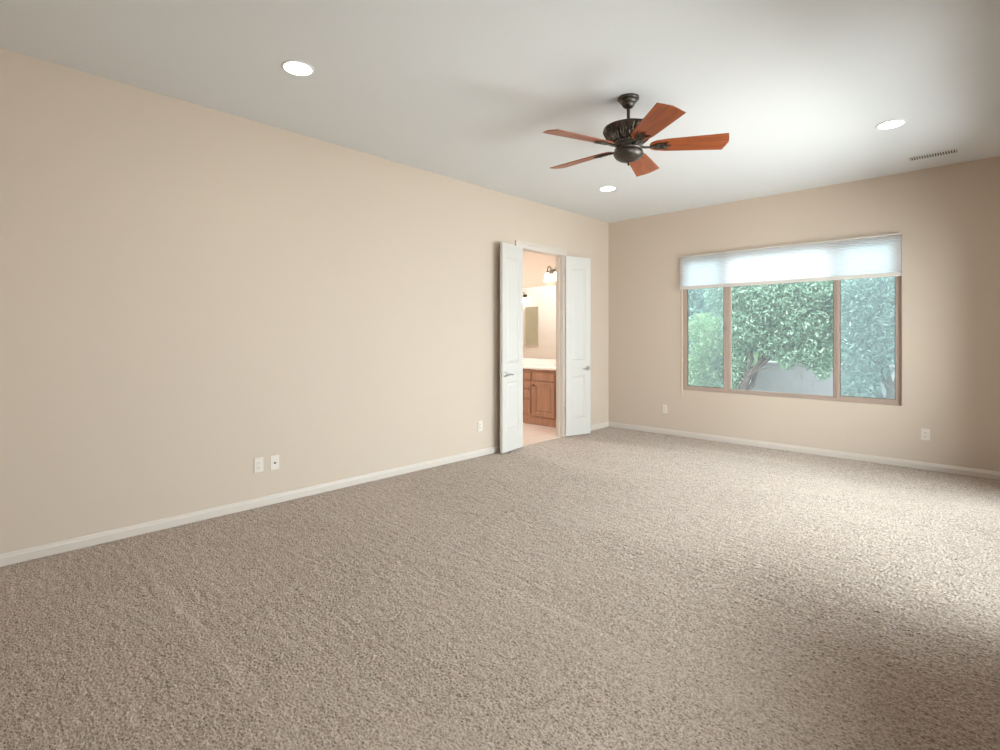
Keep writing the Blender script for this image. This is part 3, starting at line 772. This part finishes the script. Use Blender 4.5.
def foliage_mesh(name, blobs, count, size, seed, mname, parent, droop=0.35):
    rng = np.random.default_rng(seed)
    w = np.array([b[3]*b[4]*b[5] for b in blobs]); w = w/w.sum()
    idx = rng.choice(len(blobs), count, p=w)
    bl = np.array(blobs)[idx]
    d = rng.normal(size=(count, 3)); d /= np.linalg.norm(d, axis=1)[:, None]
    rad = rng.random(count)**0.45
    pos = bl[:, :3] + d*rad[:, None]*bl[:, 3:6]
    pos[:, 2] = np.maximum(pos[:, 2], 0.02)
    ax = d*0.7 + rng.normal(size=(count, 3))*0.7; ax[:, 2] -= droop
    ax /= np.linalg.norm(ax, axis=1)[:, None]
    sd = np.cross(ax, rng.normal(size=(count, 3))); sd /= np.linalg.norm(sd, axis=1)[:, None]
    nm = np.cross(ax, sd)
    L = (size*(0.6+0.8*rng.random(count)))[:, None]; Wd = L*0.17
    p0 = pos - ax*L*0.5; p3 = pos + ax*L*0.5 - nm*L*0.08
    p1 = pos + sd*Wd + nm*L*0.05 - ax*L*0.05; p2 = pos - sd*Wd + nm*L*0.05 - ax*L*0.05; pc = pos
    V = np.stack([p0, p1, p3, p2], axis=1).reshape(-1, 3)
    off = np.array(wmat(parent).translation) if parent else np.zeros(3)
    V = V - off
    me = bpy.data.meshes.new(name)
    n = count
    me.vertices.add(4*n); me.vertices.foreach_set('co', V.astype(np.float32).ravel())
    base = np.arange(n)[:, None]*4
    tri = np.concatenate([base+np.array([[0, 1, 2]]), base+np.array([[0, 2, 3]])], axis=1).reshape(-1, 3)
    me.loops.add(tri.size); me.loops.foreach_set('vertex_index', tri.astype(np.int32).ravel())
    me.polygons.add(len(tri)); me.polygons.foreach_set('loop_start', np.arange(0, tri.size, 3, dtype=np.int32))
    me.update(calc_edges=True); me.validate()
    me.materials.append(M[mname])
    o = bpy.data.objects.new(name, me); COL.objects.link(o); o.parent = parent
    return o
def tree(name, x, y, stems, blobs, count, size, seed, mname, label, cat='tree'):
    r = empty(name, (x, y, -0.15), label, cat, 'trees and shrubs outside the window')
    rnd = random.Random(seed); bm = bmesh.new()
    for i in range(stems):
        b = blobs[i % len(blobs)]
        tx, ty, tz = b[0]+rnd.uniform(-.1, .1), b[1]+rnd.uniform(-.1, .1), b[2]
        pts = []; rads = []
        for j in range(7):
            u = j/6; k = math.sin(u*PI)*0.10
            pts.append((x + (tx-x)*u**1.4 + rnd.uniform(-k, k), y + (ty-y)*u**1.4 + rnd.uniform(-k, k), -0.16 + (tz+0.16)*u)); rads.append(0.055*(1-0.75*u)*(1.4 if stems < 3 else 1.0))
        tube(bm, pts, rads, 8)
        for q in range(4):     # side limbs
            p = Vector(pts[rnd.randint(2, 5)]); dx = Vector((rnd.uniform(-.7, .7), rnd.uniform(-.5, .5), rnd.uniform(.1, .6)))*b[3]
            tube(bm, [p, p+dx*0.5+Vector((0, 0, .05)), p+dx], [0.02, 0.014, 0.006], 6)
    obj('trunk', bm, M['bark'], r, world=True, smooth=True)
    foliage_mesh('foliage', blobs, count, size, seed, mname, r)
    return r
tree('leafy_shrub', 0.0, 4.7, 5, [(0.0, 4.7, 1.25, .60, .5, .50), (-0.4, 4.8, 1.0, .45, .4, .50), (0.3, 4.7, 0.95, .40, .4, .52), (-0.35, 4.8, 0.6, .45, .4, .42), (-0.72, 4.8, 0.5, .35, .35, .5), (-0.6, 4.9, 1.5, .4, .4, .4), (0.1, 4.6, 1.7, .35, .35, .35)], 14000, 0.085, 3, 'leaf_bright', 'bright green leafy shrub behind the left pane of the window', 'shrub')
tree('garden_tree', 0.55, 3.6, 6, [(0.75, 3.7, 1.5, .50, .45, .45), (1.2, 3.8, 2.0, .8, .5, .6), (0.6, 3.8, 2.15, .7, .5, .5), (1.75, 3.8, 1.6, .62, .5, .55), (1.8, 3.9, 2.15, .7, .6, .55), (1.25, 3.8, 1.25, .50, .4, .35), (1.95, 3.7, 1.08, .40, .35, .36), (1.5, 3.6, 0.95, .20, .2, .22), (2.05, 3.55, 0.80, .16, .2, .24), (0.60, 3.6, 0.85, .20, .2, .50), (0.50, 3.55, 0.35, .16, .2, .35)], 42000, 0.085, 5, 'leaf_pale', 'tall green tree with forked dark trunk behind the middle pane of the window')
tree('garden_tree', 3.0, 3.2, 5, [(2.95, 3.2, 1.75, .62, .5, .75), (2.75, 3.2, 1.15, .42, .4, .55), (3.2, 3.3, 1.9, .6, .5, .6), (2.75, 3.3, 1.9, .45, .5, .55), (2.65, 3.1, .60, .30, .3, .35), (3.15, 3.1, 1.25, .40, .35, .40)], 22000, 0.075, 8, 'leaf_dark', 'dark blue green tree reaching low behind the right pane')
tree('garden_tree', -2.6, 8.2, 4, [(-2.2, 8.2, 1.9, 1.0, 1.0, 1.5), (-2.9, 8.4, 1.4, 1.0, 1.0, 1.3), (-2.1, 8.3, 2.4, 1.0, 1.0, 1.0), (-1.75, 8.2, 0.9, .6, .8, .8)], 16000, 0.15, 11, 'leaf_dark', 'dark tree in the background, leftmost behind the window')
tree('garden_tree', 0.4, 8.8, 4, [(0.35, 8.8, 2.2, 1.25, 1.0, 1.5), (0.8, 8.6, 2.5, 1.2, 1.0, 1.0), (0.1, 8.8, 1.2, 1.0, .9, 1.0), (0.9, 8.8, 1.1, .8, .8, .8)], 18000, 0.15, 12, 'leaf_mid', 'broad green tree in the background beyond the low block wall')
tree('garden_tree', 3.7, 8.4, 4, [(3.6, 8.4, 2.2, 1.3, 1.0, 1.5), (4.0, 8.4, 2.4, 1.3, 1.0, 1.1), (3.4, 8.4, 1.1, 1.1, .9, .9)], 16000, 0.15, 13, 'leaf_dark', 'broad blue green tree in the background behind the right pane')
